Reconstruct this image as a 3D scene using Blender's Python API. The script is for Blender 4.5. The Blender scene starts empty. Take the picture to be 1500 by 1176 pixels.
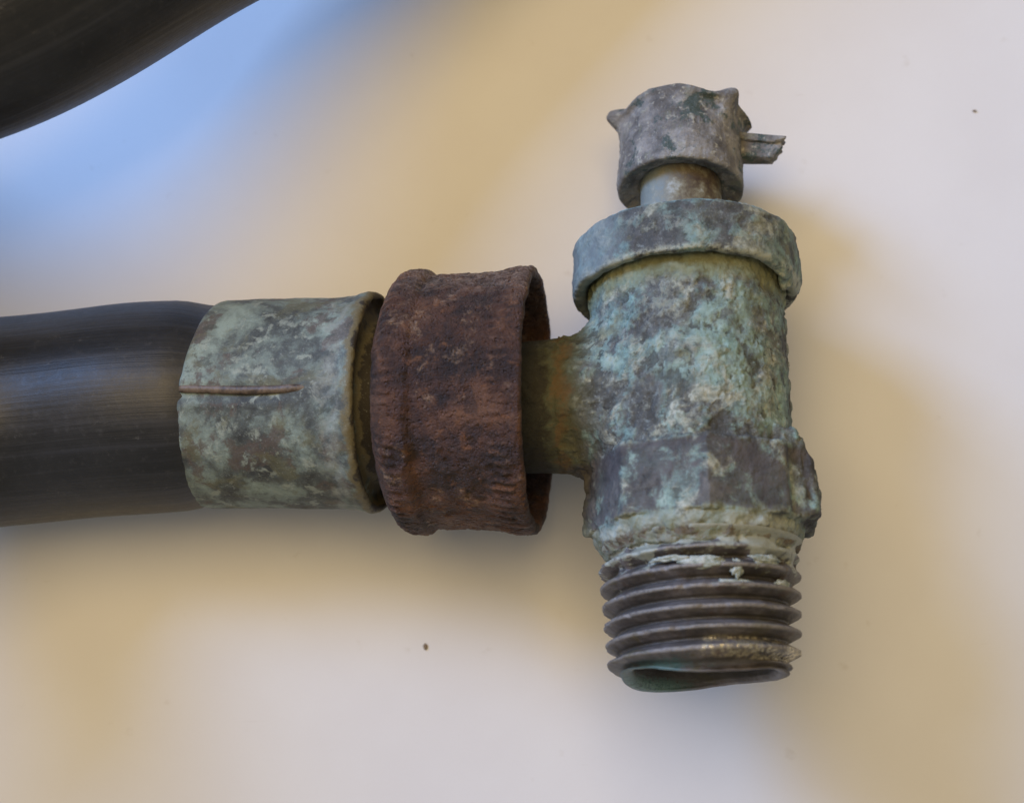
import bpy, bmesh, math, random
from mathutils import Vector, Matrix, noise

random.seed(7)
scene = bpy.context.scene
PI = math.pi
U = 0.0725e-3            # one drawing unit in metres (a 1/2 inch pipe thread is about 285 units across)
LIFT = 213               # height of the coupling nut's centre above the table

# ------------------------------------------------------------------ camera
cam_data = bpy.data.cameras.new('camera')
cam_data.sensor_width = 36.0
cam_data.lens = 36.0 * 1900 / 1500
cam_data.clip_start = 0.005
cam_data.clip_end = 20.0
cam_data.dof.use_dof = True
cam_data.dof.focus_distance = 1830 * U
cam_data.dof.aperture_fstop = 24.0
cam = bpy.data.objects.new('camera', cam_data)
scene.collection.objects.link(cam)
TH = 0.08
cam.location = Vector((0, -math.sin(TH) * 1900, LIFT + math.cos(TH) * 1900)) * U
cam.rotation_euler = (TH, 0, 0)
scene.camera = cam

# ------------------------------------------------------------------ light of the room
world = bpy.data.worlds.new('World')
scene.world = world
world.use_nodes = True
world.node_tree.nodes['Background'].inputs['Color'].default_value = (1.0, 0.99, 0.95, 1)
world.node_tree.nodes['Background'].inputs['Strength'].default_value = 0.25

def area_light(name, direction, dist, size_x, size_y, power, color):
    d = bpy.data.lights.new(name, 'AREA')
    d.shape = 'RECTANGLE'
    d.size, d.size_y = size_x, size_y
    d.energy = power
    d.color = color
    o = bpy.data.objects.new(name, d)
    v = Vector(direction).normalized()
    o.location = v * dist
    o.rotation_euler = (-v).to_track_quat('-Z', 'Y').to_euler()
    scene.collection.objects.link(o)
    return o

area_light('window_daylight', (-0.97, 0.76, 0.82), 0.46, 0.125, 0.215, 2.8, (0.28, 0.50, 1.0))
area_light('ceiling_lamp', (-0.16, 0.29, 1.0), 0.31, 0.19, 0.19, 0.60, (1.0, 0.72, 0.33))

scene.view_settings.view_transform = 'Standard'
scene.view_settings.look = 'None'
scene.view_settings.exposure = 0.0
scene.view_settings.gamma = 1.0
scene.render.engine = 'CYCLES'
scene.cycles.use_denoising = True

# ------------------------------------------------------------------ node helper
class Nodes:
    """Thin helper round a material's node tree; coordinates come in hundreds of drawing units."""
    def __init__(self, name):
        self.mat = bpy.data.materials.new(name)
        self.mat.use_nodes = True
        self.nt = self.mat.node_tree
        self.nt.nodes.clear()
        self.out = self.nt.nodes.new('ShaderNodeOutputMaterial')
        self.bsdf = self.nt.nodes.new('ShaderNodeBsdfPrincipled')
        self.nt.links.new(self.bsdf.outputs[0], self.out.inputs['Surface'])
        tc = self.nt.nodes.new('ShaderNodeTexCoord')
        mp = self.nt.nodes.new('ShaderNodeMapping')
        s = 1.0 / (100 * U)
        mp.inputs['Scale'].default_value = (s, s, s)
        self.nt.links.new(tc.outputs['Object'], mp.inputs['Vector'])
        self.co = mp.outputs[0]
        sep = self.nt.nodes.new('ShaderNodeSeparateXYZ')
        self.nt.links.new(self.co, sep.inputs[0])
        self.x, self.y, self.z = sep.outputs
    def put(self, sock, v):
        if hasattr(v, 'is_linked') or hasattr(v, 'links'):
            self.nt.links.new(v, sock)
        elif isinstance(v, (tuple, list)):
            sock.default_value = tuple(v) + ((1,) if len(v) == 3 and len(sock.default_value) == 4 else ())
        else:
            sock.default_value = v
    def mapped(self, scale, loc=(0, 0, 0)):
        m = self.nt.nodes.new('ShaderNodeMapping')
        m.inputs['Scale'].default_value = scale
        m.inputs['Location'].default_value = loc
        self.nt.links.new(self.co, m.inputs['Vector'])
        return m.outputs[0]
    def noise(self, scale, detail=6, rough=0.6, dist=0.0, loc=None, vec=None):
        n = self.nt.nodes.new('ShaderNodeTexNoise')
        n.inputs['Scale'].default_value = scale
        n.inputs['Detail'].default_value = detail
        n.inputs['Roughness'].default_value = rough
        n.inputs['Distortion'].default_value = dist
        v = vec if vec is not None else (self.mapped((1, 1, 1), loc) if loc else self.co)
        self.nt.links.new(v, n.inputs['Vector'])
        return n.outputs['Fac']
    def voronoi(self, scale, rnd=1.0, vec=None):
        n = self.nt.nodes.new('ShaderNodeTexVoronoi')
        n.inputs['Scale'].default_value = scale
        self.nt.links.new(vec if vec is not None else self.co, n.inputs['Vector'])
        return n.outputs['Distance']
    def ramp(self, fac, stops, interp='LINEAR'):
        r = self.nt.nodes.new('ShaderNodeValToRGB')
        r.color_ramp.interpolation = interp
        e = r.color_ramp.elements
        while len(e) < len(stops):
            e.new(0.5)
        for el, (p, c) in zip(e, stops):
            el.position = p
            el.color = (c, c, c, 1) if isinstance(c, (int, float)) else tuple(c) + (1,)
        self.put(r.inputs[0], fac)
        return r.outputs[0]
    def step(self, v, a, b):
        """smooth 0 to 1 as v goes from a to b (a may exceed b)"""
        m = self.nt.nodes.new('ShaderNodeMapRange')
        m.interpolation_type = 'SMOOTHSTEP'
        self.put(m.inputs['Value'], v)
        if a <= b:
            m.inputs['From Min'].default_value, m.inputs['From Max'].default_value = a, b
        else:
            m.inputs['From Min'].default_value, m.inputs['From Max'].default_value = b, a
            m.inputs['To Min'].default_value, m.inputs['To Max'].default_value = 1, 0
        return m.outputs[0]
    def relief(self):
        a = self.nt.nodes.new('ShaderNodeAttribute')
        a.attribute_name = 'relief'
        return a.outputs['Fac']
    def math(self, op, a, b=0.0):
        m = self.nt.nodes.new('ShaderNodeMath')
        m.operation = op
        self.put(m.inputs[0], a)
        self.put(m.inputs[1], b)
        return m.outputs[0]
    def mul(self, *v):
        r = v[0]
        for k in v[1:]:
            r = self.math('MULTIPLY', r, k)
        return r
    def add(self, a, b):
        return self.math('ADD', a, b)
    def mix(self, fac, a, b, mode='MIX'):
        m = self.nt.nodes.new('ShaderNodeMix')
        m.data_type = 'RGBA'
        m.blend_type = mode
        self.put(m.inputs[0], fac)
        self.put(m.inputs[6], a)
        self.put(m.inputs[7], b)
        return m.outputs[2]
    def bump(self, h, dist, strength=1.0, normal=None):
        b = self.nt.nodes.new('ShaderNodeBump')
        b.inputs['Strength'].default_value = strength
        b.inputs['Distance'].default_value = dist * U
        self.put(b.inputs['Height'], h)
        if normal is not None:
            self.nt.links.new(normal, b.inputs['Normal'])
        return b.outputs[0]
    def finish(self, color, rough, normal=None, metal=0.0, spec=0.5):
        self.put(self.bsdf.inputs['Base Color'], color)
        self.put(self.bsdf.inputs['Roughness'], rough)
        self.put(self.bsdf.inputs['Metallic'], metal)
        self.put(self.bsdf.inputs['Specular IOR Level'], spec)
        if normal is not None:
            self.nt.links.new(normal, self.bsdf.inputs['Normal'])
        return self.mat

# ------------------------------------------------------------------ materials
def table_material():
    n = Nodes('off_white_board')
    a = n.noise(0.35, 4, 0.55)
    col = n.mix(n.step(a, 0.3, 0.7), (0.735, 0.715, 0.70), (0.765, 0.75, 0.735))
    sp = n.noise(2.3, 3, 0.5, loc=(4.1, 2.2, 0))
    col = n.mix(n.mul(n.step(sp, 0.68, 0.78), 0.25), col, (0.50, 0.44, 0.36))
    f = n.noise(14, 4, 0.6)
    gr = n.noise(26, 3, 0.8)
    col = n.mix(n.mul(n.step(gr, 0.25, 0.75), 0.5), n.mix(0.10, col, (0.55, 0.52, 0.48)), col)
    hair = n.noise(1.0, 5, 0.6, 0.8, loc=(2, 6, 0), vec=n.mapped((0.8, 9, 1), (3, 1, 0)))
    col = n.mix(n.mul(n.step(hair, 0.70, 0.76), 0.18), col, (0.50, 0.45, 0.38))
    return n.finish(col, 0.62, n.bump(f, 0.6, 0.35), spec=0.3)

def rubber_material():
    n = Nodes('black_rubber')
    a = n.noise(1.1, 6, 0.65)
    b = n.noise(9, 5, 0.65)
    col = n.mix(n.step(a, 0.35, 0.7), (0.0085, 0.0088, 0.0095), (0.017, 0.017, 0.018))
    col = n.mix(n.mul(n.step(b, 0.54, 0.72), 0.6), col, (0.034, 0.034, 0.035))
    # scuffed streaks drawn along the hose when it was made
    at = n.nt.nodes.new('ShaderNodeUVMap')
    def along(sx, sy, lx):
        m = n.nt.nodes.new('ShaderNodeMapping')
        m.inputs['Scale'].default_value = (sx, sy, 1)
        m.inputs['Location'].default_value = (lx, 0, 0)
        n.nt.links.new(at.outputs[0], m.inputs['Vector'])
        return m.outputs[0]
    st = n.noise(1.0, 6, 0.62, vec=along(0.12, 42, 0))
    st2 = n.noise(1.0, 5, 0.65, vec=along(0.22, 110, 3))
    col = n.mix(n.mul(n.step(st, 0.48, 0.66), 0.75), col, (0.025, 0.026, 0.031))
    col = n.mix(n.mul(n.step(st2, 0.52, 0.74), 0.40), col, (0.040, 0.042, 0.049))
    dust = n.noise(3.0, 8, 0.75, 0.4, loc=(6, 1, 2))
    col = n.mix(n.mul(n.step(dust, 0.60, 0.74), n.step(n.noise(40, 3, 0.7), 0.45, 0.62), 0.6), col, (0.13, 0.125, 0.115))
    rough = n.add(n.mul(st, 0.22), n.add(n.mul(b, 0.20), 0.26))
    h = n.add(n.mul(st, 1.0), n.add(n.mul(st2, 0.6), n.mul(b, 0.35)))
    return n.finish(col, rough, n.bump(h, 1.6, 0.6), spec=0.5)

def patina(n, seed, dark=0.0, pale=0.0):
    """blotched verdigris colour and relief; returns (colour, height)"""
    o = (seed * 3.7, seed * 1.9, seed * 5.3)
    big = n.noise(0.95, 10, 0.62, 0.45, loc=o)
    mid = n.noise(1.7, 10, 0.64, 0.35, loc=(o[1], o[2], o[0]))
    fin = n.noise(11, 7, 0.7, loc=(o[2], o[0], o[1]))
    col = n.ramp(big, [(0.30, (0.046, 0.046, 0.041)), (0.42, (0.084, 0.084, 0.076)), (0.48, (0.125, 0.132, 0.117)),
                       (0.53, (0.155, 0.205, 0.178)), (0.61, (0.235, 0.325, 0.275)), (0.72, (0.40, 0.47, 0.39))])
    col = n.mix(n.step(mid, 0.52 - pale, 0.63 - pale), col, n.mix(n.step(fin, 0.35, 0.65), (0.20, 0.21, 0.155), (0.42, 0.425, 0.335)))
    col = n.mix(n.mul(n.step(mid, 0.46 + dark, 0.38 + dark), 0.75), col, n.mix(n.step(fin, 0.4, 0.6), (0.045, 0.044, 0.040), (0.098, 0.092, 0.086)))
    tl = n.noise(1.5, 10, 0.68, 0.45, loc=(o[0] + 9, o[1], o[2]))
    col = n.mix(n.mul(n.step(tl, 0.56, 0.66), 0.75), col, n.mix(n.step(fin, 0.3, 0.7), (0.12, 0.22, 0.195), (0.31, 0.45, 0.40)))
    # olive and brown stains
    ol = n.noise(1.7, 7, 0.6, loc=(o[1] + 5, o[0], o[2] + 2))
    col = n.mix(n.mul(n.step(ol, 0.57, 0.68), 0.65), col, (0.19, 0.175, 0.085))
    # small open pits down to bare dark metal
    p = n.mul(n.step(n.noise(7.5, 6, 0.75, 0.5, loc=(o[2], o[1], 3)), 0.40, 0.33), n.step(mid, 0.40, 0.52))
    col = n.mix(n.mul(p, 0.8), col, (0.028, 0.035, 0.032))
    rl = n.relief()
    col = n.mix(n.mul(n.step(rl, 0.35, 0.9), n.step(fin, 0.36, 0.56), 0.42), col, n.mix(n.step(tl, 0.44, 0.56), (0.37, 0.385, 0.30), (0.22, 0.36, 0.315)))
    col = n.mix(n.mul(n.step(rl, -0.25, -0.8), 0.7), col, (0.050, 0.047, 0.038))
    mot = n.noise(5.5, 8, 0.72, 0.3, loc=(o[1], 2, o[0]))
    col = n.mix(n.mul(n.step(mot, 0.52, 0.38), 0.5), col, n.mix(0.75, col, (0.03, 0.033, 0.03)))
    col = n.mix(n.mul(n.step(mot, 0.55, 0.68), 0.35), col, (0.40, 0.45, 0.41))
    grain = n.noise(34, 4, 0.7)
    col = n.mix(n.step(grain, 0.56, 0.72), col, n.mix(0.25, col, (0.50, 0.52, 0.48)))
    col = n.mix(n.step(grain, 0.44, 0.30), col, n.mix(0.35, col, (0.03, 0.035, 0.035)))
    h = n.add(n.mul(big, 0.9), n.add(n.mul(n.step(mid, 0.50, 0.60), 0.35), n.add(n.mul(fin, 0.55), n.mul(p, -0.55))))
    h = n.add(h, n.mul(grain, 0.22))
    return col, h

def band(n, v, a, b, c, d):
    return n.mul(n.step(v, a, b), n.step(v, d, c))

def body_material():
    n = Nodes('verdigris_brass_body')
    col, h = patina(n, 1.0)
    w1 = n.noise(3.0, 7, 0.7, 0.3, loc=(3, 8, 1))
    wob = n.math('SUBTRACT', w1, 0.5)
    xx = n.add(n.x, n.mul(wob, 1.0))
    zz = n.add(n.z, n.mul(wob, 0.6))
    # brown, oily outlet stub with an orange rust ring where it meets the body
    col = n.mix(n.mul(n.step(xx, -1.25, -1.75), 0.85), col, n.mix(w1, (0.028, 0.027, 0.012), (0.10, 0.10, 0.046)))
    col = n.mix(n.mul(n.step(xx, -1.95, -2.15), 0.85), col, n.mix(w1, (0.014, 0.011, 0.007), (0.040, 0.033, 0.021)))
    col = n.mix(n.mul(band(n, xx, -1.98, -1.86, -1.80, -1.64), n.step(n.noise(4, 7, 0.7), 0.36, 0.60), 0.7), col, (0.125, 0.072, 0.030))
    # bare dark facets of the wrench flats
    fl = n.noise(1.9, 7, 0.62, 0.4, loc=(1.3, 4.4, 7.9))
    onflat = n.mul(band(n, n.z, -2.0, -1.96, -1.06, -1.0), n.step(fl, 0.42, 0.52))
    col = n.mix(n.mul(onflat, 0.85), col, n.mix(n.step(w1, 0.3, 0.7), (0.036, 0.032, 0.032), (0.105, 0.092, 0.090)))
    # pale green and white crust on the shoulder above the thread
    col = n.mix(n.mul(n.step(zz, -1.92, -2.10), 0.8), col, n.mix(n.step(w1, 0.3, 0.7), (0.17, 0.18, 0.11), (0.42, 0.44, 0.37)))
    col = n.mix(n.mul(band(n, zz, -2.36, -2.26, -2.22, -2.14), n.step(w1, 0.42, 0.52), 0.8), col, (0.105, 0.066, 0.038))
    # olive line under the bonnet
    col = n.mix(n.mul(n.step(zz, 1.22, 1.5), 0.7), col, n.mix(w1, (0.10, 0.095, 0.03), (0.28, 0.29, 0.14)))
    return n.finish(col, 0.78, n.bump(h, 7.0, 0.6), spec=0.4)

def bonnet_material():
    n = Nodes('verdigris_brass_bonnet')
    col, h = patina(n, 2.3, dark=0.055)
    col = n.mix(0.22, col, (0.04, 0.045, 0.042))
    w = n.noise(3.5, 7, 0.7)
    zz = n.add(n.z, n.mul(n.math('SUBTRACT', w, 0.5), 0.3))
    col = n.mix(n.mul(n.step(zz, 2.40, 2.47), 0.85), col, n.mix(w, (0.14, 0.25, 0.25), (0.33, 0.48, 0.47)))
    col = n.mix(n.mul(n.step(zz, 1.76, 1.66), n.step(w, 0.42, 0.54), 0.8), col, (0.42, 0.43, 0.33))
    xx = n.add(n.x, n.mul(n.math('SUBTRACT', w, 0.5), 0.8))
    col = n.mix(n.mul(n.step(xx, -0.7, -1.3), 0.55), col, n.mix(w, (0.10, 0.12, 0.12), (0.34, 0.42, 0.42)))  # left side painted paler and bluer, in part for the window light
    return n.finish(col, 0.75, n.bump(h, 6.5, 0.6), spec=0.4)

def handle_material():
    n = Nodes('grey_pot_metal_handle')
    a = n.noise(2.2, 8, 0.68, 0.3, loc=(2, 9, 4))
    b = n.noise(7, 7, 0.7, 0.2)
    c = n.noise(1.8, 8, 0.7, 0.3, loc=(7, 1, 3))
    g = n.noise(32, 4, 0.7)
    col = n.ramp(a, [(0.32, (0.070, 0.062, 0.052)), (0.45, (0.150, 0.138, 0.122)), (0.55, (0.25, 0.232, 0.205)), (0.68, (0.38, 0.355, 0.30))])
    col = n.mix(n.mul(n.step(b, 0.55, 0.66), 0.85), col, (0.40, 0.38, 0.30))
    col = n.mix(n.mul(n.step(n.noise(3.2, 8, 0.7, 0.4, loc=(1, 1, 6)), 0.55, 0.65), 0.6), col, (0.19, 0.195, 0.13))
    col = n.mix(n.mul(n.step(c, 0.55, 0.60), n.step(b, 0.68, 0.5), 0.9), col, n.mix(b, (0.018, 0.038, 0.034), (0.075, 0.105, 0.085)))
    col = n.mix(n.step(g, 0.58, 0.72), col, n.mix(0.4, col, (0.5, 0.48, 0.44)))
    h = n.add(n.mul(a, 0.8), n.add(n.mul(b, 0.6), n.mul(g, 0.2)))
    return n.finish(col, 0.62, n.bump(h, 10.0, 0.8), spec=0.45)

def stem_material():
    n = Nodes('stained_brass_stem')
    a = n.noise(2.6, 8, 0.7, 0.3, loc=(5, 1, 4))
    col = n.ramp(a, [(0.36, (0.045, 0.026, 0.018)), (0.47, (0.10, 0.075, 0.042)), (0.56, (0.19, 0.17, 0.11)), (0.66, (0.31, 0.32, 0.28))])
    col = n.mix(n.mul(n.step(n.add(n.x, n.mul(n.math('SUBTRACT', a, 0.5), 2.0)), 0.0, -0.45), 0.65), col, (0.24, 0.29, 0.275))
    g = n.noise(16, 5, 0.7)
    return n.finish(col, 0.6, n.bump(n.add(a, n.mul(g, 0.4)), 4.0, 0.5), spec=0.45)

def thread_material():
    n = Nodes('dark_brown_brass_thread')
    a = n.noise(2.4, 8, 0.68, 0.3, loc=(6, 2, 8))
    g = n.noise(15, 6, 0.7)
    st = n.noise(1.0, 6, 0.7, vec=n.mapped((1.2, 1.2, 14)))
    col = n.ramp(a, [(0.34, (0.045, 0.040, 0.036)), (0.5, (0.088, 0.076, 0.070)), (0.66, (0.16, 0.145, 0.14))])
    col = n.mix(n.mul(n.step(st, 0.5, 0.68), 0.5), col, (0.21, 0.195, 0.19))
    col = n.mix(n.mul(n.step(n.noise(2.0, 6, 0.65, loc=(3, 3, 1)), 0.55, 0.66), 0.7), col, (0.095, 0.082, 0.036))
    col = n.mix(n.mul(n.step(n.noise(2.3, 6, 0.65, loc=(13, 3, 1)), 0.57, 0.68), 0.6), col, (0.085, 0.042, 0.025))
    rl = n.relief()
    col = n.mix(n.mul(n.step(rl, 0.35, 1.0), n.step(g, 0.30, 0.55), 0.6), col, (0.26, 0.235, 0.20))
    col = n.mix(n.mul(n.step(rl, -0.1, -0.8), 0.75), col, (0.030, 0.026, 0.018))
    # pale scale left on the first turns
    w = n.noise(2.6, 8, 0.72, 0.5, loc=(1, 7, 2))
    zz = n.add(n.z, n.mul(n.math('SUBTRACT', w, 0.5), 2.4))
    col = n.mix(n.mul(n.step(zz, -2.58, -2.44), 0.9), col, n.mix(g, (0.20, 0.215, 0.15), (0.44, 0.455, 0.39)))
    # verdigris on the broken lip, a freshly scraped brass patch opposite
    xx = n.add(n.x, n.mul(n.math('SUBTRACT', a, 0.5), 0.9))
    lip = n.mul(n.step(n.add(n.z, n.mul(n.math('SUBTRACT', g, 0.5), 0.35)), -3.84, -3.98), n.step(n.add(xx, n.mul(n.math('SUBTRACT', g, 0.5), 1.2)), 0.05, -0.65))
    col = n.mix(n.mul(lip, 0.8), col, n.mix(n.step(g, 0.35, 0.65), (0.045, 0.10, 0.085), (0.15, 0.27, 0.23)))
    scr = n.mul(band(n, n.z, -3.90, -3.84, -3.66, -3.58), n.step(xx, -0.1, 0.25), n.step(n.y, 0.3, -0.2))
    scr = n.mul(scr, n.step(n.noise(6, 6, 0.8, vec=n.mapped((2.2, 2.2, 0.6))), 0.46, 0.56))
    col = n.mix(scr, col, (0.66, 0.58, 0.38))
    rough = n.add(n.mul(scr, -0.28), n.add(0.38, n.mul(g, 0.25)))
    h = n.add(n.mul(a, 0.5), n.add(n.mul(g, 0.5), n.mul(st, 0.5)))
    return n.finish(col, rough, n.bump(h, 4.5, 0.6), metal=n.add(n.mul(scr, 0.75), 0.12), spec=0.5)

def crust_material():
    n = Nodes('pale_mineral_crust')
    g = n.noise(9, 7, 0.7)
    col = n.mix(n.step(g, 0.35, 0.65), (0.20, 0.225, 0.17), (0.46, 0.48, 0.42))
    return n.finish(col, 0.8, n.bump(g, 6.0, 0.7), spec=0.3)

def rust_material():
    n = Nodes('brown_rusted_steel')
    a = n.noise(1.25, 9, 0.66, 0.2, loc=(4, 4, 2))
    b = n.noise(3.6, 9, 0.7, 0.3, loc=(2, 5, 9))
    c = n.noise(2.2, 8, 0.7, 0.3, loc=(8, 2, 5))
    g = n.noise(15, 7, 0.72)
    f = n.noise(34, 4, 0.7)
    pit = n.voronoi(15)
    col = n.ramp(a, [(0.34, (0.026, 0.016, 0.011)), (0.44, (0.056, 0.026, 0.015)), (0.53, (0.108, 0.045, 0.022)), (0.66, (0.23, 0.105, 0.050))])
    col = n.mix(n.mul(n.step(b, 0.55, 0.66), 0.75), col, n.mix(g, (0.15, 0.058, 0.020), (0.36, 0.15, 0.052)))
    col = n.mix(n.mul(n.step(c, 0.55, 0.64), n.step(g, 0.42, 0.58), 0.8), col, (0.36, 0.225, 0.13))
    col = n.mix(n.mul(n.step(c, 0.42, 0.33), 0.6), col, (0.036, 0.023, 0.019))
    col = n.mix(n.step(f, 0.57, 0.72), col, n.mix(0.35, col, (0.34, 0.21, 0.15)))
    col = n.mix(n.step(f, 0.43, 0.30), col, n.mix(0.6, col, (0.012, 0.009, 0.009)))
    rl = n.relief()
    pale_y = n.mul(n.step(n.add(n.y, n.mul(n.math('SUBTRACT', b, 0.5), 1.5)), 1.25, 1.75), n.step(g, 0.40, 0.58))  # patchy paler tone towards local +Y
    col = n.mix(n.mul(pale_y, 0.6), col, (0.33, 0.235, 0.175))
    col = n.mix(n.mul(n.step(rl, 0.3, 0.9), n.step(g, 0.38, 0.6), 0.55), col, (0.25, 0.125, 0.072))
    col = n.mix(n.mul(n.step(rl, -0.2, -0.8), 0.5), col, (0.028, 0.017, 0.013))
    p = n.step(pit, 0.36, 0.12)
    h = n.add(n.mul(a, 0.6), n.add(n.mul(b, 0.5), n.add(n.mul(g, 0.75), n.add(n.mul(p, -0.35), n.mul(f, 0.5)))))
    rough = n.add(0.40, n.mul(b, 0.35))
    return n.finish(col, rough, n.bump(h, 14.0, 0.95), spec=0.5)

def ferrule_material():
    n = Nodes('verdigris_ferrule')
    a = n.noise(1.5, 9, 0.66, 0.3, loc=(9, 2, 6))
    b = n.noise(3.4, 9, 0.68, 0.3, loc=(1, 5, 3))
    c = n.noise(1.3, 8, 0.68, 0.3, loc=(3, 1, 7))
    g = n.noise(15, 6, 0.7)
    f = n.noise(34, 4, 0.7)
    col = n.ramp(a, [(0.36, (0.036, 0.039, 0.036)), (0.46, (0.080, 0.092, 0.083)), (0.53, (0.155, 0.19, 0.162)), (0.66, (0.27, 0.335, 0.285))])
    col = n.mix(n.mul(n.step(b, 0.54, 0.64), 0.7), col, n.mix(g, (0.22, 0.25, 0.19), (0.42, 0.46, 0.39)))
    col = n.mix(n.mul(n.step(c, 0.54, 0.60), n.step(b, 0.62, 0.5), 0.8), col, (0.095, 0.070, 0.056))
    col = n.mix(n.mul(n.step(b, 0.43, 0.36), 0.65), col, (0.055, 0.062, 0.050))
    col = n.mix(n.mul(n.step(n.noise(1.6, 8, 0.66, 0.4, loc=(5, 9, 1)), 0.53, 0.63), 0.6), col, (0.135, 0.13, 0.068))
    w = n.add(n.x, n.mul(n.math('SUBTRACT', b, 0.5), 0.5))
    col = n.mix(n.mul(band(n, w, -1.80, -1.62, -1.42, -1.34), n.step(b, 0.42, 0.58), 0.5), col, (0.27, 0.275, 0.23))
    col = n.mix(n.step(w, -1.36, -1.28), col, (0.15, 0.125, 0.065))  # end face towards the nut: its shade painted in, olive then near black
    col = n.mix(n.step(w, -1.24, -1.18), col, (0.035, 0.028, 0.020))
    col = n.mix(n.step(f, 0.58, 0.72), col, n.mix(0.35, col, (0.5, 0.52, 0.47)))
    col = n.mix(n.step(f, 0.42, 0.30), col, n.mix(0.45, col, (0.03, 0.035, 0.03)))
    col = n.mix(0.08, col, (0.035, 0.037, 0.030))
    h = n.add(n.mul(a, 0.6), n.add(n.mul(b, 0.5), n.add(n.mul(g, 0.4), n.mul(f, 0.2))))
    return n.finish(col, 0.66, n.bump(h, 5.0, 0.55), spec=0.4)

def seam_material():
    n = Nodes('brown_seam')
    g = n.noise(6, 6, 0.7)
    col = n.mix(n.step(g, 0.3, 0.7), (0.035, 0.022, 0.014), (0.17, 0.12, 0.078))
    return n.finish(col, 0.5, n.bump(g, 3.0, 0.5), spec=0.5)

def dirt_material():
    n = Nodes('brown_dirt')
    g = n.noise(6, 6, 0.7)
    return n.finish(n.mix(g, (0.16, 0.115, 0.07), (0.32, 0.25, 0.17)), 0.9, spec=0.2)

M = dict(table=table_material(), rubber=rubber_material(), body=body_material(), bonnet=bonnet_material(), handle=handle_material(),
         stem=stem_material(), thread=thread_material(), crust=crust_material(), rust=rust_material(), ferrule=ferrule_material(),
         seam=seam_material(), dirt=dirt_material())

# ------------------------------------------------------------------ mesh helpers (all in drawing units, scaled to metres when linked)
def fbm(p, octaves=4, rough=0.55):
    v, amp, f = 0.0, 1.0, 1.0
    for _ in range(octaves):
        v += amp * noise.noise(p * f)
        amp *= rough
        f *= 2.05
    return v

def link(name, verts, faces, mat, parent=None, smooth=True, uvs=None, relief=None):
    me = bpy.data.meshes.new(name)
    me.from_pydata([(v[0] * U, v[1] * U, v[2] * U) for v in verts], [], faces)
    bm = bmesh.new()
    bm.from_mesh(me)
    bmesh.ops.recalc_face_normals(bm, faces=bm.faces)
    bm.to_mesh(me)
    bm.free()
    if smooth:
        me.polygons.foreach_set('use_smooth', [True] * len(me.polygons))
    me.materials.append(mat)
    if uvs:
        lay = me.uv_layers.new(name='UVMap')
        for lp in me.loops:
            lay.data[lp.index].uv = uvs[lp.vertex_index]
    if relief:                                            # how far each point stands proud: wear and scale follow it
        at = me.attributes.new('relief', 'FLOAT', 'POINT')
        at.data.foreach_set('value', relief)
    o = bpy.data.objects.new(name, me)
    scene.collection.objects.link(o)
    if parent is not None:
        o.parent = parent
    return o

def resample(profile, step):
    out = []
    for (a, b) in zip(profile[:-1], profile[1:]):
        d = math.hypot(b[0] - a[0], b[1] - a[1])
        k = max(1, int(round(d / step)))
        for i in range(k):
            t = i / k
            out.append((a[0] + (b[0] - a[0]) * t, a[1] + (b[1] - a[1]) * t))
    out.append(profile[-1])
    return out

def soften(pts, n=1):
    for _ in range(n):
        pts = [pts[0]] + [((a[0] + 2 * b[0] + c[0]) / 4, (a[1] + 2 * b[1] + c[1]) / 4) for a, b, c in zip(pts[:-2], pts[1:-1], pts[2:])] + [pts[-1]]
    return pts

def lathe(profile, segs, axis, warp=None, step=4.0, smooth_n=1, closed=False):
    """profile of (along, radius); angle 0 is towards the front (up from the table), growing to the right/up; warp(along, r, ang) -> (along, r)"""
    pts = soften(resample(profile, step), smooth_n)
    verts, faces = [], []
    for (h, r) in pts:
        for k in range(segs):
            a = 2 * PI * k / segs
            hh, rr = warp(h, r, a) if warp else (h, r)
            if axis == 'Z':      # along local Z; the front is local -Y
                verts.append((rr * math.sin(a), -rr * math.cos(a), hh))
            else:                # along local X; the front is local +Z
                verts.append((hh, rr * math.sin(a), rr * math.cos(a)))
    n = len(pts)
    for i in range(n - 1 if not closed else n):
        j = (i + 1) % n
        for k in range(segs):
            m = (k + 1) % segs
            faces.append((i * segs + k, i * segs + m, j * segs + m, j * segs + k))
    return verts, faces

def nz(x, y, z, s, seed=0.0):
    return noise.noise(Vector((x * s + seed, y * s - seed * 0.7, z * s + seed * 1.3)))

def ang_noise(a, h, r, s, seed=0.0, octaves=3):
    return fbm(Vector((math.sin(a) * r * s + seed, math.cos(a) * r * s, h * s - seed)), octaves)

def sm(x, a, b):
    t = min(1, max(0, (x - a) / (b - a)))
    return t * t * (3 - 2 * t)

# ------------------------------------------------------------------ the table
def build_table():
    L = 9000
    o = link('table_surface', [(-L, -L, 0), (L, -L, 0), (L, L, 0), (-L, L, 0)], [(0, 1, 2, 3)], M['table'], smooth=False)
    o['kind'] = 'structure'
    o['label'] = 'plain off-white board that the hose and valve lie on'
build_table()

# ------------------------------------------------------------------ the hose: rubber tube, crimped ferrule, rusty coupling nut
HT = 0.15                                                    # the coupling rises to the right
hose_root = bpy.data.objects.new('rubber_hose', None)
scene.collection.objects.link(hose_root)
hose_root['label'] = 'black rubber hose with crimped green ferrule and rusty brown coupling nut, lying in a loop'
hose_root['category'] = 'hose'
hose_root.empty_display_size = 0.005

coupling_frame = Matrix.Translation(Vector((-75, 0, LIFT)) * U) @ Matrix.Rotation(-HT, 4, 'Y')

def on_axis(h):
    return Vector((-75 + h * math.cos(HT), 0, LIFT + h * math.sin(HT)))

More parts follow.
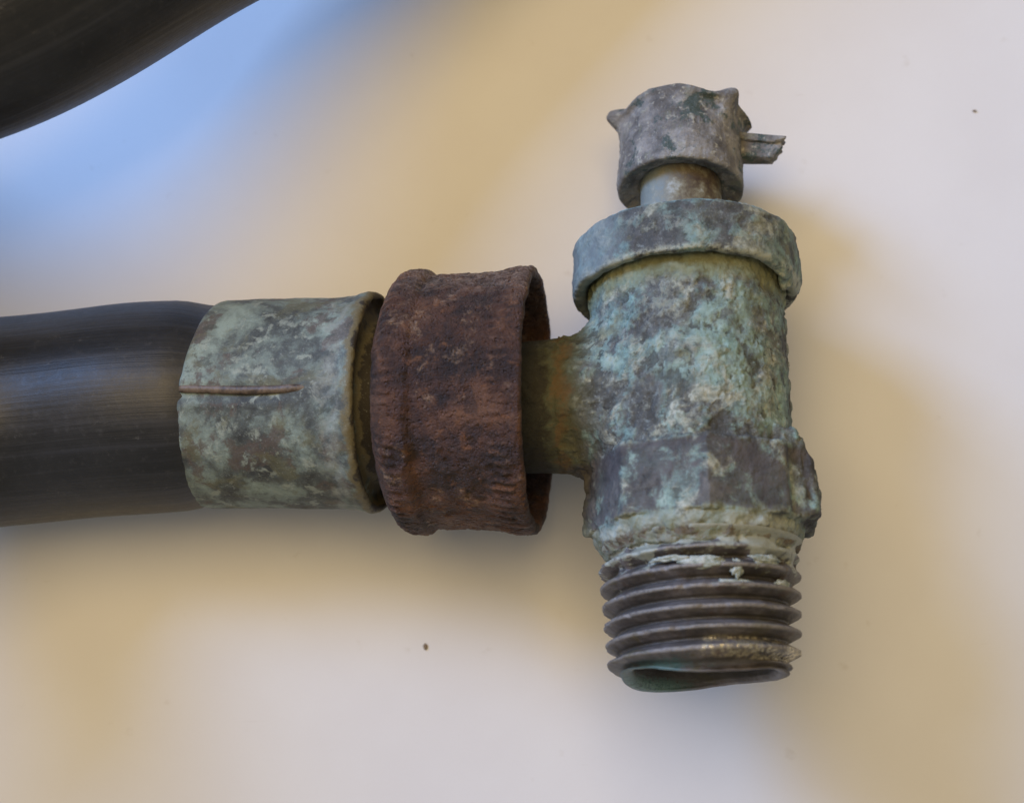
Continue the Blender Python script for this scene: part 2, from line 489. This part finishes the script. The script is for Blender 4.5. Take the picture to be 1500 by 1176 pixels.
def catmull(pts, per):
    out = []
    P = [pts[0] * 2 - pts[1]] + pts + [pts[-1] * 2 - pts[-2]]
    for i in range(1, len(P) - 2):
        p0, p1, p2, p3 = P[i - 1], P[i], P[i + 1], P[i + 2]
        k = max(2, int((p2 - p1).length / per))
        t0 = 0.0
        t1 = t0 + (p1 - p0).length ** 0.5
        t2 = t1 + (p2 - p1).length ** 0.5
        t3 = t2 + (p3 - p2).length ** 0.5
        for j in range(k):
            t = t1 + (t2 - t1) * j / k
            a1 = p0 * ((t1 - t) / (t1 - t0)) + p1 * ((t - t0) / (t1 - t0))
            a2 = p1 * ((t2 - t) / (t2 - t1)) + p2 * ((t - t1) / (t2 - t1))
            a3 = p2 * ((t3 - t) / (t3 - t2)) + p3 * ((t - t2) / (t3 - t2))
            b1 = a1 * ((t2 - t) / (t2 - t0)) + a2 * ((t - t0) / (t2 - t0))
            b2 = a2 * ((t3 - t) / (t3 - t1)) + a3 * ((t - t1) / (t3 - t1))
            out.append(b1 * ((t2 - t) / (t2 - t1)) + b2 * ((t - t1) / (t2 - t1)))
    out.append(pts[-1])
    return out

HR = 157
def build_tube():
    e = on_axis(-368)
    # leaves the ferrule to the left, humps up out of view, shaped to shade the board at lower left, coils round behind, comes back across the corner then bends away unseen, keeping its shadow off the tube, and ends inside the coil
    pts = [on_axis(-240), on_axis(-310), e, Vector((-560, -6, 159)), Vector((-775, -27, 160)), Vector((-975, -46, 310)), Vector((-1170, -66, 540)),
           Vector((-1520, -60, 690)), Vector((-2000, 80, 600)), Vector((-2400, 470, 330)), Vector((-2520, 1100, 162)), Vector((-2150, 1850, 158)),
           Vector((-1400, 2250, 158)), Vector((-600, 2250, 158)), Vector((50, 1950, 158)), Vector((330, 1500, 158)),
           Vector((190, 1130, 162)), Vector((-120, 920, 235)), Vector((-428, 712, 335)), Vector((-722, 484, 450)),
           Vector((-1010, 400, 510)), Vector((-1340, 485, 590)), Vector((-1650, 780, 480)), Vector((-1720, 1150, 270)), Vector((-1500, 1480, 160))]
    path = catmull(pts, 14)
    segs = 72
    verts, faces, uvs = [], [], []
    up = Vector((0, 0, 1))
    s = 0.0
    prev = path[0]
    for i, p in enumerate(path):
        t = (path[min(i + 1, len(path) - 1)] - path[max(i - 1, 0)]).normalized()
        side = t.cross(up).normalized()
        nrm = side.cross(t).normalized()
        s += (p - prev).length
        prev = p
        d = s - 128                                       # distance beyond the ferrule's mouth
        r = 148 + (HR - 148) * sm(d, -5, 55) + 2.0 * math.exp(-((d - 110) / 70) ** 2)
        for k in range(segs):
            a = 2 * PI * k / segs
            rr = r + 0.9 * nz(p.x, p.y + 40 * k, p.z, 0.006)
            verts.append(p + side * (rr * math.sin(a)) + nrm * (rr * math.cos(a)))
            uvs.append((s / 100, k / segs if k <= segs / 2 else 1 - k / segs))
    n = len(path)
    for i in range(n - 1):
        for k in range(segs):
            m = (k + 1) % segs
            faces.append((i * segs + k, i * segs + m, (i + 1) * segs + m, (i + 1) * segs + k))
    # the cut end: a ring of rubber round the bore
    t = (path[-1] - path[-2]).normalized()
    last = (n - 1) * segs
    for depth, rad in ((0, 0.58), (-120, 0.58)):
        base = len(verts)
        for k in range(segs):
            c = path[-1]
            verts.append(c + (verts[(n - 1) * segs + k] - c) * rad + t * depth)
            uvs.append((s / 100, 0.5))
        for k in range(segs):
            m = (k + 1) % segs
            faces.append((last + k, last + m, base + m, base + k))
        last = base
    faces.append(tuple(range(last, last + segs)))
    return link('tube', verts, faces, M['rubber'], hose_root, uvs=uvs)
build_tube()

def coupled(o):
    o.matrix_world = coupling_frame
    return o

def build_ferrule():
    prof = [(-330, 146), (-366, 147), (-372, 149), (-373, 152), (-370, 154.5), (-362, 155.5), (-300, 156), (-200, 156), (-175, 156.5), (-158, 158),
            (-146, 160), (-138, 162.5), (-130, 164), (-124, 163), (-120, 159), (-119, 153), (-128, 150), (-134, 138), (-128, 118), (-105, 108), (-40, 105)]
    def warp(h, r, a):
        lift = math.sin(a)                                # towards the top of the picture
        hh = h + (16 * lift + 3 * ang_noise(a, 0, 1.5, 1.0, 3.0, 2)) * sm(-h, 330, 372)
        ripple = 1.1 * ang_noise(a, h, r, 0.012, 1.0) + 0.5 * ang_noise(a, h, r, 0.06, 2.0, 2)
        # pressed crease along the fold, fading out towards the rim
        d = (a - 0.06 + PI) % (2 * PI) - PI
        k = sm(-h, 195, 240)
        ripple += k * (-3.6 * math.exp(-((d + 0.065) / 0.035) ** 2) + 3.2 * math.exp(-((d - 0.075) / 0.05) ** 2) + 1.6 * math.exp(-((d + 0.15) / 0.05) ** 2))
        if r > 140 and -165 < h < -118:
            ripple += 1.8 * ang_noise(a, h, r, 0.05, 5.0, 2)
        return hh, r + ripple
    v, f = lathe(prof, 300, 'X', warp, step=3.2, smooth_n=1)
    fer = coupled(link('ferrule', v, f, M['ferrule'], hose_root))
    # raised seam bead
    verts, faces = [], []
    nseg, ring = 60, 10
    for i in range(nseg + 1):
        t = i / nseg
        h = -368 + t * 200
        taper = min(1, 6 * t + 0.75) * (1 - sm(t, 0.78, 1.0))
        a0 = 0.055 + 0.01 * math.sin(h * 0.03)
        for k in range(ring):
            b = 2 * PI * k / ring
            rr = 154.0 + (5.2 * taper + 0.4 * nz(h, k, 0, 0.1)) * math.cos(b)
            aa = a0 + 6.5 * (0.35 + 0.65 * taper) * math.sin(b) / 155
            verts.append((h, rr * math.sin(aa), rr * math.cos(aa)))
    for i in range(nseg):
        for k in range(ring):
            m = (k + 1) % ring
            faces.append((i * ring + k, i * ring + m, (i + 1) * ring + m, (i + 1) * ring + k))
    faces.append(tuple(range(ring)))
    faces.append(tuple(range(nseg * ring, nseg * ring + ring)))
    se = link('seam', verts, faces, M['seam'], fer)
    return fer
build_ferrule()

def build_nut():
    prof = [(-84, 104), (-97, 108), (-99, 130), (-98, 150), (-94, 160), (-86, 176), (-77, 188), (-68, 192.5), (-52, 193.5), (-44, 192.5), (-39, 188), (-35, 184.5),
            (-22, 185), (20, 185.5), (60, 187.5), (76, 190), (88, 192.5), (104, 193.5), (111, 193.5), (115, 189), (115.5, 182), (113, 177), (100, 175), (-50, 172),
            (-62, 160), (-64, 118), (-64, 104), (-72, 102)]
    rel = []
    def warp(h, r, a):
        out = 0.0
        if r > 150 and not (h > -60 and r < 180):
            teeth = 0.5 + 0.5 * math.cos(a * 84)
            env = sm(h, -98, -86) * (1 - sm(h, -68, -50)) * 3.8 + sm(h, 62, 74) * (1 - sm(h, 92, 106)) * 2.6
            env *= 0.85 + 0.6 * max(-0.8, ang_noise(a, h, 190, 0.018, 4.0, 2))
            out += teeth * env - 0.5 * env
        lumps = 1.3 * ang_noise(a, h, r, 0.017, 7.0, 3) + 0.9 * ang_noise(a, h, r, 0.075, 2.5, 3) + 0.8 * ang_noise(a, h, r, 0.2, 4.5, 2)
        pit = ang_noise(a, h, r, 0.028, 11.0, 2)
        lumps -= 1.8 * sm(pit, 0.28, 0.6)
        fl = ang_noise(a, h, r, 0.045, 13.0, 4)            # flaking scale
        lumps += 1.2 * sm(fl, 0.08, 0.18)
        rel.append(0.28 * out + sm(fl, 0.08, 0.18) * 0.5 - sm(pit, 0.28, 0.6))
        hh = h
        if h > 95:
            hh += 2.2 * ang_noise(a, 0, 190, 0.03, 8.0, 3)
        if h < -60 and r > 140:
            hh += 1.5 * ang_noise(a, 0, 190, 0.05, 9.0, 3)
        return hh, r + out + lumps
    v, f = lathe(prof, 840, 'X', warp, step=2.8, smooth_n=1, closed=True)
    return coupled(link('coupling_nut', v, f, M['rust'], hose_root, relief=rel))
build_nut()

# ------------------------------------------------------------------ the valve
VS = 0.975
valve = bpy.data.objects.new('shutoff_valve', None)
scene.collection.objects.link(valve)
valve.empty_display_size = 0.005
valve['label'] = 'corroded brass shutoff valve, green with verdigris, threaded pipe end and broken grey handle'
valve['category'] = 'valve'
valve.matrix_world = (Matrix.Translation(Vector((255, -3, LIFT + 50)) * U) @ Matrix.Rotation(-(PI / 2 + 0.26), 4, 'X')
                      @ Matrix.Rotation(-0.13, 4, 'Z') @ Matrix.Scale(VS, 4))

def tmp_obj(verts, faces):
    me = bpy.data.meshes.new('shape')
    me.from_pydata(verts, [], faces)
    bm = bmesh.new(); bm.from_mesh(me)
    bmesh.ops.holes_fill(bm, edges=[e for e in bm.edges if e.is_boundary])
    bmesh.ops.recalc_face_normals(bm, faces=bm.faces)
    bm.to_mesh(me); bm.free()
    return me

def fused(meshes, voxel, smooth_iter):
    """fuse closed shapes into one casting"""
    bm = bmesh.new()
    for me in meshes:
        bm.from_mesh(me)
        bpy.data.meshes.remove(me)
    me = bpy.data.meshes.new('casting')
    bm.to_mesh(me); bm.free()
    o = bpy.data.objects.new('casting', me)
    scene.collection.objects.link(o)
    m = o.modifiers.new('remesh', 'REMESH')
    m.mode = 'VOXEL'
    m.voxel_size = voxel
    s = o.modifiers.new('smooth', 'SMOOTH')
    s.factor = 0.5
    s.iterations = smooth_iter
    dg = bpy.context.evaluated_depsgraph_get()
    ev = o.evaluated_get(dg)
    r = bpy.data.meshes.new_from_object(ev)
    verts = [v.co.copy() for v in r.vertices]
    norms = [v.normal.copy() for v in r.vertices]
    faces = [tuple(p.vertices) for p in r.polygons]
    bpy.data.objects.remove(o)
    bpy.data.meshes.remove(me)
    bpy.data.meshes.remove(r)
    return verts, norms, faces

def prism(pts, z0, z1):
    n = len(pts)
    verts = [(x, y, z0) for x, y in pts] + [(x, y, z1) for x, y in pts]
    faces = [tuple(range(n)), tuple(range(n, 2 * n))] + [(k, (k + 1) % n, n + (k + 1) % n, n + k) for k in range(n)]
    return tmp_obj(verts, faces)

def build_body():
    shapes = []
    prof = [(-236, 128), (-229, 135), (-221, 141), (-210, 145), (-197, 145), (-190, 141), (-100, 139), (0, 140), (110, 142), (150, 143), (190, 143)]
    shapes.append(tmp_obj(*lathe(prof, 128, 'Z', None, 6, 1)))
    oct_pts = [(157 * math.sin(2 * PI * k / 8 + 0.10), -157 * math.cos(2 * PI * k / 8 + 0.10)) for k in range(8)]
    shapes.append(prism(oct_pts, -198, -98))
    # outlet stub, its foot filleted onto the round body: (distance from the body's skin, radius)
    neck = [(190, 94), (110, 96), (70, 98), (48, 100), (32, 104), (20, 110), (11, 118), (4, 127), (0, 134), (-14, 134), (-60, 60)]
    def saddle(d, r, a):
        y = min(139, r * abs(math.sin(a)))
        return (-math.sqrt(140 * 140 - y * y) - d if d < 60 else -140 - d + (140 - math.sqrt(140 * 140 - y * y)) * (1 - sm(d, 60, 110))), r
    shapes.append(tmp_obj(*lathe(neck, 96, 'X', saddle, 5, 1)))
    # boss on the far side from the outlet
    side = [(110, -70), (136, -76), (150, -90), (159, -114), (164, -150), (166, -186), (160, -194), (110, -197)]
    nl = len(side)
    lv = [(x, -92 + (x - 110) * 0.45, z) for x, z in side] + [(x, 84 - (x - 110) * 0.45, z) for x, z in side]
    shapes.append(tmp_obj(lv, [tuple(range(nl)), tuple(range(nl, 2 * nl))] + [(k, (k + 1) % nl, nl + (k + 1) % nl, nl + k) for k in range(nl)]))
    verts, norms, faces = fused(shapes, 2.6, 3)
    out, rel = [], []
    for p, nn in zip(verts, norms):
        r = math.hypot(p.x, p.y)
        d = 1.8 * fbm(p * 0.016 + Vector((3, 1, 2)), 3)
        crust = fbm(p * 0.020 + Vector((9, 4, 7)), 5, 0.55)
        d += 2.6 * sm(crust, 0.05, 0.22) - 1.4 * sm(-crust, 0.25, 0.5)
        d += 0.6 * fbm(p * 0.11, 2)
        rough = fbm(p * 0.042 + Vector((2, 6, 1)), 4, 0.62)
        d += 1.5 * sm(rough, 0.10, 0.22) - 1.3 * sm(-rough, 0.28, 0.45)
        rel.append(sm(crust, 0.05, 0.22) * 0.8 + sm(rough, 0.10, 0.22) * 0.5 - sm(-crust, 0.25, 0.5) * 0.6 - 1.0 * sm(-rough, 0.28, 0.45))
        if -194 < p.z < -104 and -140 < p.x < 128:          # the wrench flats stay crisp
            d *= 0.30
            rel[-1] *= 0.5
        if p.x > 146 and p.z < -50:                        # rough, upright scars on the boss
            sc = noise.noise(Vector((p.x * 0.07, p.y * 0.11, p.z * 0.03 + 4)))
            d += 5.0 * sc
            rel[-1] += 1.6 * sc
        if p.z < -205:                                     # ragged scale above the thread
            d += 1.6 * fbm(p * 0.05 + Vector((1, 8, 3)), 3)
        if p.x < -190:
            d *= 0.35
        out.append(p + nn * d)
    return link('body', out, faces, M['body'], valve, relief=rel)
build_body()

def build_bonnet():
    prof = [(196, 140), (178, 146), (167, 151), (164, 156), (163.5, 165), (165.5, 168.5), (172, 169.5), (228, 168.5), (238, 167.5), (243, 164), (248, 154), (253, 130), (253, 60)]
    rel = []
    def warp(h, r, a):
        cr = ang_noise(a, h, r, 0.028, 6.0, 4)
        rel.append(sm(cr, 0.05, 0.3) - 0.8 * sm(-cr, 0.3, 0.55))
        ln = 1.4 * ang_noise(a, h, r, 0.015, 3.0, 3) + 2.0 * sm(cr, 0.05, 0.3) - 1.2 * sm(-cr, 0.3, 0.55) + 0.7 * ang_noise(a, h, r, 0.09, 1.0, 2)
        hh = h
        if h < 190 and r > 150:
            hh += 2.4 * ang_noise(a, 0, 165, 0.035, 2.0, 3)
            d = (a - 1.25 + PI) % (2 * PI) - PI              # lump of scale under the right side
            hh -= 17 * math.exp(-(d / 0.26) ** 2) * (0.8 + 0.5 * ang_noise(a, h, r, 0.06, 5.0, 2))
            ln -= 5 * math.exp(-(d / 0.26) ** 2) * sm(-hh, -172, -150)
        return hh, r + ln
    v, f = lathe(prof, 300, 'Z', warp, step=3.0, smooth_n=1)
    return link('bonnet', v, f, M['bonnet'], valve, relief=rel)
build_bonnet()

def build_stem():
    prof = [(235, 64), (262, 64), (300, 63), (345, 62), (395, 61), (400, 50)]
    def warp(h, r, a):
        return h, r + 0.9 * ang_noise(a, h, r, 0.03, 2.0, 3)
    v, f = lathe(prof, 128, 'Z', warp, step=4.0)
    return link('stem', v, f, M['stem'], valve)
build_stem()

def wrap(a):
    return (a + PI) % (2 * PI) - PI

def build_handle():
    # lobes: (angle from the front towards the right, half width, reach)
    lobes = [(-1.36, 0.17, 18), (0.84, 0.14, 17), (1.46, 0.27, 11), (PI, 0.22, 30)]
    prof = [(398, 50), (372, 60), (366, 66), (364, 76), (360, 86), (357, 92), (357.5, 95.5), (362, 97), (370, 97), (400, 96), (430, 95), (452, 95), (468, 95.5), (478, 97), (485, 97.5), (490, 95),
            (494, 88), (499, 70), (503, 40), (504, 6)]
    def warp(h, r, a):
        hh, rr = h, r
        top = 0.75 * sm(h, 466, 481) + 0.25 * sm(h, 425, 470)
        if r > 60 and h > 400:
            for (c, w, reach) in lobes:
                g = math.exp(-(wrap(a - c) / w) ** 2)
                rr += reach * g * top * (r / 97)
                hh += 5 * g * sm(h, 470, 490) if c < 1.2 else -16 * g * sm(h, 470, 490)
            # scallops between the wings
            for c, w, k in ((0.45, 0.24, 6.0), (-0.98, 0.22, 5.5)):
                g = math.exp(-(wrap(a - c) / w) ** 2)
                rr -= k * g * sm(h, 430, 455) * (1 - sm(h, 474, 482))
                hh -= 7 * g * sm(h, 468, 486)
            # overhanging lip at the top
            rr += 2.4 * sm(h, 476, 482) * (r / 97)
        if h < 372 and r > 74:
            hh += 2.0 * ang_noise(a, 0, 96, 0.03, 3.0, 3)
        rr += 1.4 * ang_noise(a, h, r, 0.02, 5.0, 3) + 1.7 * ang_noise(a, h, r, 0.06, 6.0, 4)
        return hh, rr
    v, f = lathe(prof, 300, 'Z', warp, step=2.4, smooth_n=1)
    o = link('handle', v, f, M['handle'], valve)
    pv = Vector((0, 0, 372)) * U                          # knocked askew on its stem
    o.matrix_local = Matrix.Translation(pv - Vector((0, 0, 16)) * U) @ Matrix.Rotation(-0.10, 4, 'X') @ Matrix.Rotation(0.05, 4, 'Y') @ Matrix.Translation(-pv)
    # stump of a snapped wing: a channel of two ribs and a web
    def slab(name, x0, x1, y0, y1, z0, z1, drop, jag, seed):
        nx, ny, nzz = 26, 8, 8
        bm = bmesh.new()
        bmesh.ops.create_cube(bm, size=1)
        bmesh.ops.subdivide_edges(bm, edges=bm.edges[:], cuts=9, use_grid_fill=True)
        for vv in bm.verts:
            c = vv.co
            t = c.x + 0.5
            taper = 1 - 0.22 * t
            # rounded long edges
            m = max(abs(c.y), abs(c.z)) or 1
            l = math.hypot(c.y, c.z) or 1
            k = 0.6 + 0.4 * (m / l)
            y = (y0 + y1) / 2 + c.y * (y1 - y0) * taper * k
            z = (z0 + z1) / 2 + c.z * (z1 - z0) * taper * k - drop * t
            x = x0 + (x1 - x0) * t * (1 - 0.28 * max(0.0, 0.2 - c.z))
            if t > 0.9:
                x += jag * noise.noise(Vector((y * 0.10, z * 0.12, seed)))
            x += 0
            q = Vector((x, y, z))
            q += Vector((0, 1, 1)) * 1.0 * fbm(q * 0.05 + Vector((seed, 0, 0)), 3)
            if t < 0.25:                                   # flare into the cap
                e = (0.25 - t) / 0.25
                q.z += (q.z - (z0 + z1) / 2) * 0.5 * e * e
                q.y += (q.y - (y0 + y1) / 2) * 0.5 * e * e
            vv.co = q
        vs = [v.co.copy() for v in bm.verts]
        bm.verts.index_update()
        fs = [tuple(v.index for v in fc.verts) for fc in bm.faces]
        bm.free()
        return link(name, vs, fs, M['handle'], o)
    slab('wing', 80, 156, -20, 8, 410, 452, 8, 7, 2.0)
    slab('wing_rib', 82, 160, -27, 0, 438, 452, 8, 4, 1.0)
    return o
build_handle()

def build_thread():
    P = 26.0
    z0, z1 = -220.0, -397.0
    segs, step = 300, 1.2
    rows = int((z0 - z1) / step)
    verts, faces, rel = [], [], []
    def lip(a):                                           # battered end of the pipe
        return 5 * math.sin(2 * a + 0.6) + 3.5 * math.sin(3 * a + 2.2) + 2.5 * ang_noise(a, 0, 1.2, 1.0, 4.0, 3)
    for i in range(rows + 1):
        t = i / rows
        z = z0 + (z1 - z0) * t
        for k in range(segs):
            a = 2 * PI * k / segs
            root = 139 - 12 * t - 15
            ph = (z / P - a / (2 * PI)) % 1.0
            tri = 1 - abs(2 * ph - 1)                      # 0 in the root, 1 on the crest
            prof = min(1, max(0, (tri - 0.10) / 0.74))
            depth = 18.5 * sm(z, z1 - 1, z1 + 10) * (0.35 + 0.65 * (1 - sm(z, -250, -226)))
            dmg = ang_noise(a, z, 140, 0.03, 6.0, 3)
            depth *= 1 - 0.22 * sm(dmg, 0.15, 0.6)
            # clogged with scale near the shoulder, on the right front
            clog = sm(z, -312, -250) * sm(ang_noise(a, z, 140, 0.016, 2.0, 3) + 0.25 * math.sin(a), 0.0, 0.35)
            r = root + depth * prof
            r = r + clog * (root + 15 - r) * 0.75
            r += 0.5 * ang_noise(a, z, 140, 0.06, 1.0, 2) + 14 * (1 - sm(-z, 220, 232)) * 0.6
            r -= 8 * sm(-z, 388, 397)
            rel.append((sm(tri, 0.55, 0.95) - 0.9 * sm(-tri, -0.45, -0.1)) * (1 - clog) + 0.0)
            verts.append((r * math.sin(a), -r * math.cos(a), z - lip(a) * sm(-z, 375, 397)))
    n = rows + 1
    # rolled lip, then the bore going up inside
    for (dz, rr, w) in ((-2.5, 117, 1.0), (-3, 109, 1.0), (-1, 102, 1.0), (6, 98, 0.9), (30, 97, 0.4), (90, 96, 0.0), (150, 95, 0.0)):
        for k in range(segs):
            a = 2 * PI * k / segs
            r = rr + 1.2 * ang_noise(a, dz, 110, 0.04, 9.0, 3) + 4 * math.sin(2 * a + 1.0) * w
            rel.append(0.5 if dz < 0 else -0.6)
            verts.append((r * math.sin(a), -r * math.cos(a), z1 + dz - lip(a) * w))
        n += 1
    for i in range(n - 1):
        for k in range(segs):
            m = (k + 1) % segs
            faces.append((i * segs + k, i * segs + m, (i + 1) * segs + m, (i + 1) * segs + k))
    faces.append(tuple(range((n - 1) * segs, n * segs)))
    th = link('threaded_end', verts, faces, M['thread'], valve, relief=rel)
    # flakes of pale scale caught in the turns
    def flake(a, z, r, w, hgt, thick, seed):
        bm = bmesh.new()
        bmesh.ops.create_icosphere(bm, subdivisions=4, radius=1)
        vs = []
        for v in bm.verts:
            c = v.co
            k = 1 + 0.55 * fbm(c * 1.3 + Vector((seed, 2, 1)), 4, 0.6)
            px, pz, pr = c.x * w * k, c.z * hgt * k, c.y * thick * k
            aa = a + px / r
            rr = r + pr
            vs.append((rr * math.sin(aa), -rr * math.cos(aa), z + pz))
        bm.verts.index_update()
        fs = [tuple(v.index for v in f.verts) for f in bm.faces]
        bm.free()
        link('scale_flake', vs, fs, M['crust'], th)
    for i, q in enumerate([(0.02, -268, 136, 26, 7, 3), (0.36, -276, 133, 8, 11, 4), (0.34, -296, 132, 34, 5, 3), (-0.30, -262, 136, 24, 4, 3),
                           (0.95, -290, 132, 16, 6, 3), (0.70, -262, 136, 26, 7, 3)]):
        flake(*q, seed=i * 3.1)
build_thread()

# ------------------------------------------------------------------ crumbs of dirt on the table
def crumb(x, y, sx, sy, label):
    bm = bmesh.new()
    bmesh.ops.create_icosphere(bm, subdivisions=2, radius=1)
    vs = []
    for v in bm.verts:
        k = 1 + 0.4 * noise.noise(v.co * 1.5 + Vector((x, y, 0)))
        vs.append((v.co.x * sx * k, v.co.y * sy * k, v.co.z * 2.0 * k + 1.4))
    bm.verts.index_update()
    fs = [tuple(v.index for v in f.verts) for f in bm.faces]
    bm.free()
    o = link('dirt_crumb', vs, fs, M['dirt'])
    o.location = (x * U, y * U, 0)
    o['label'] = label
    o['category'] = 'crumb'
    o['group'] = 'dirt crumbs on the board'
crumb(-139, -377, 3.5, 5, 'tiny brown dirt crumb on the board below the rusty coupling nut')
crumb(767, 500, 3.2, 2, 'tiny brown dirt crumb on the board far beyond the snapped handle wing')
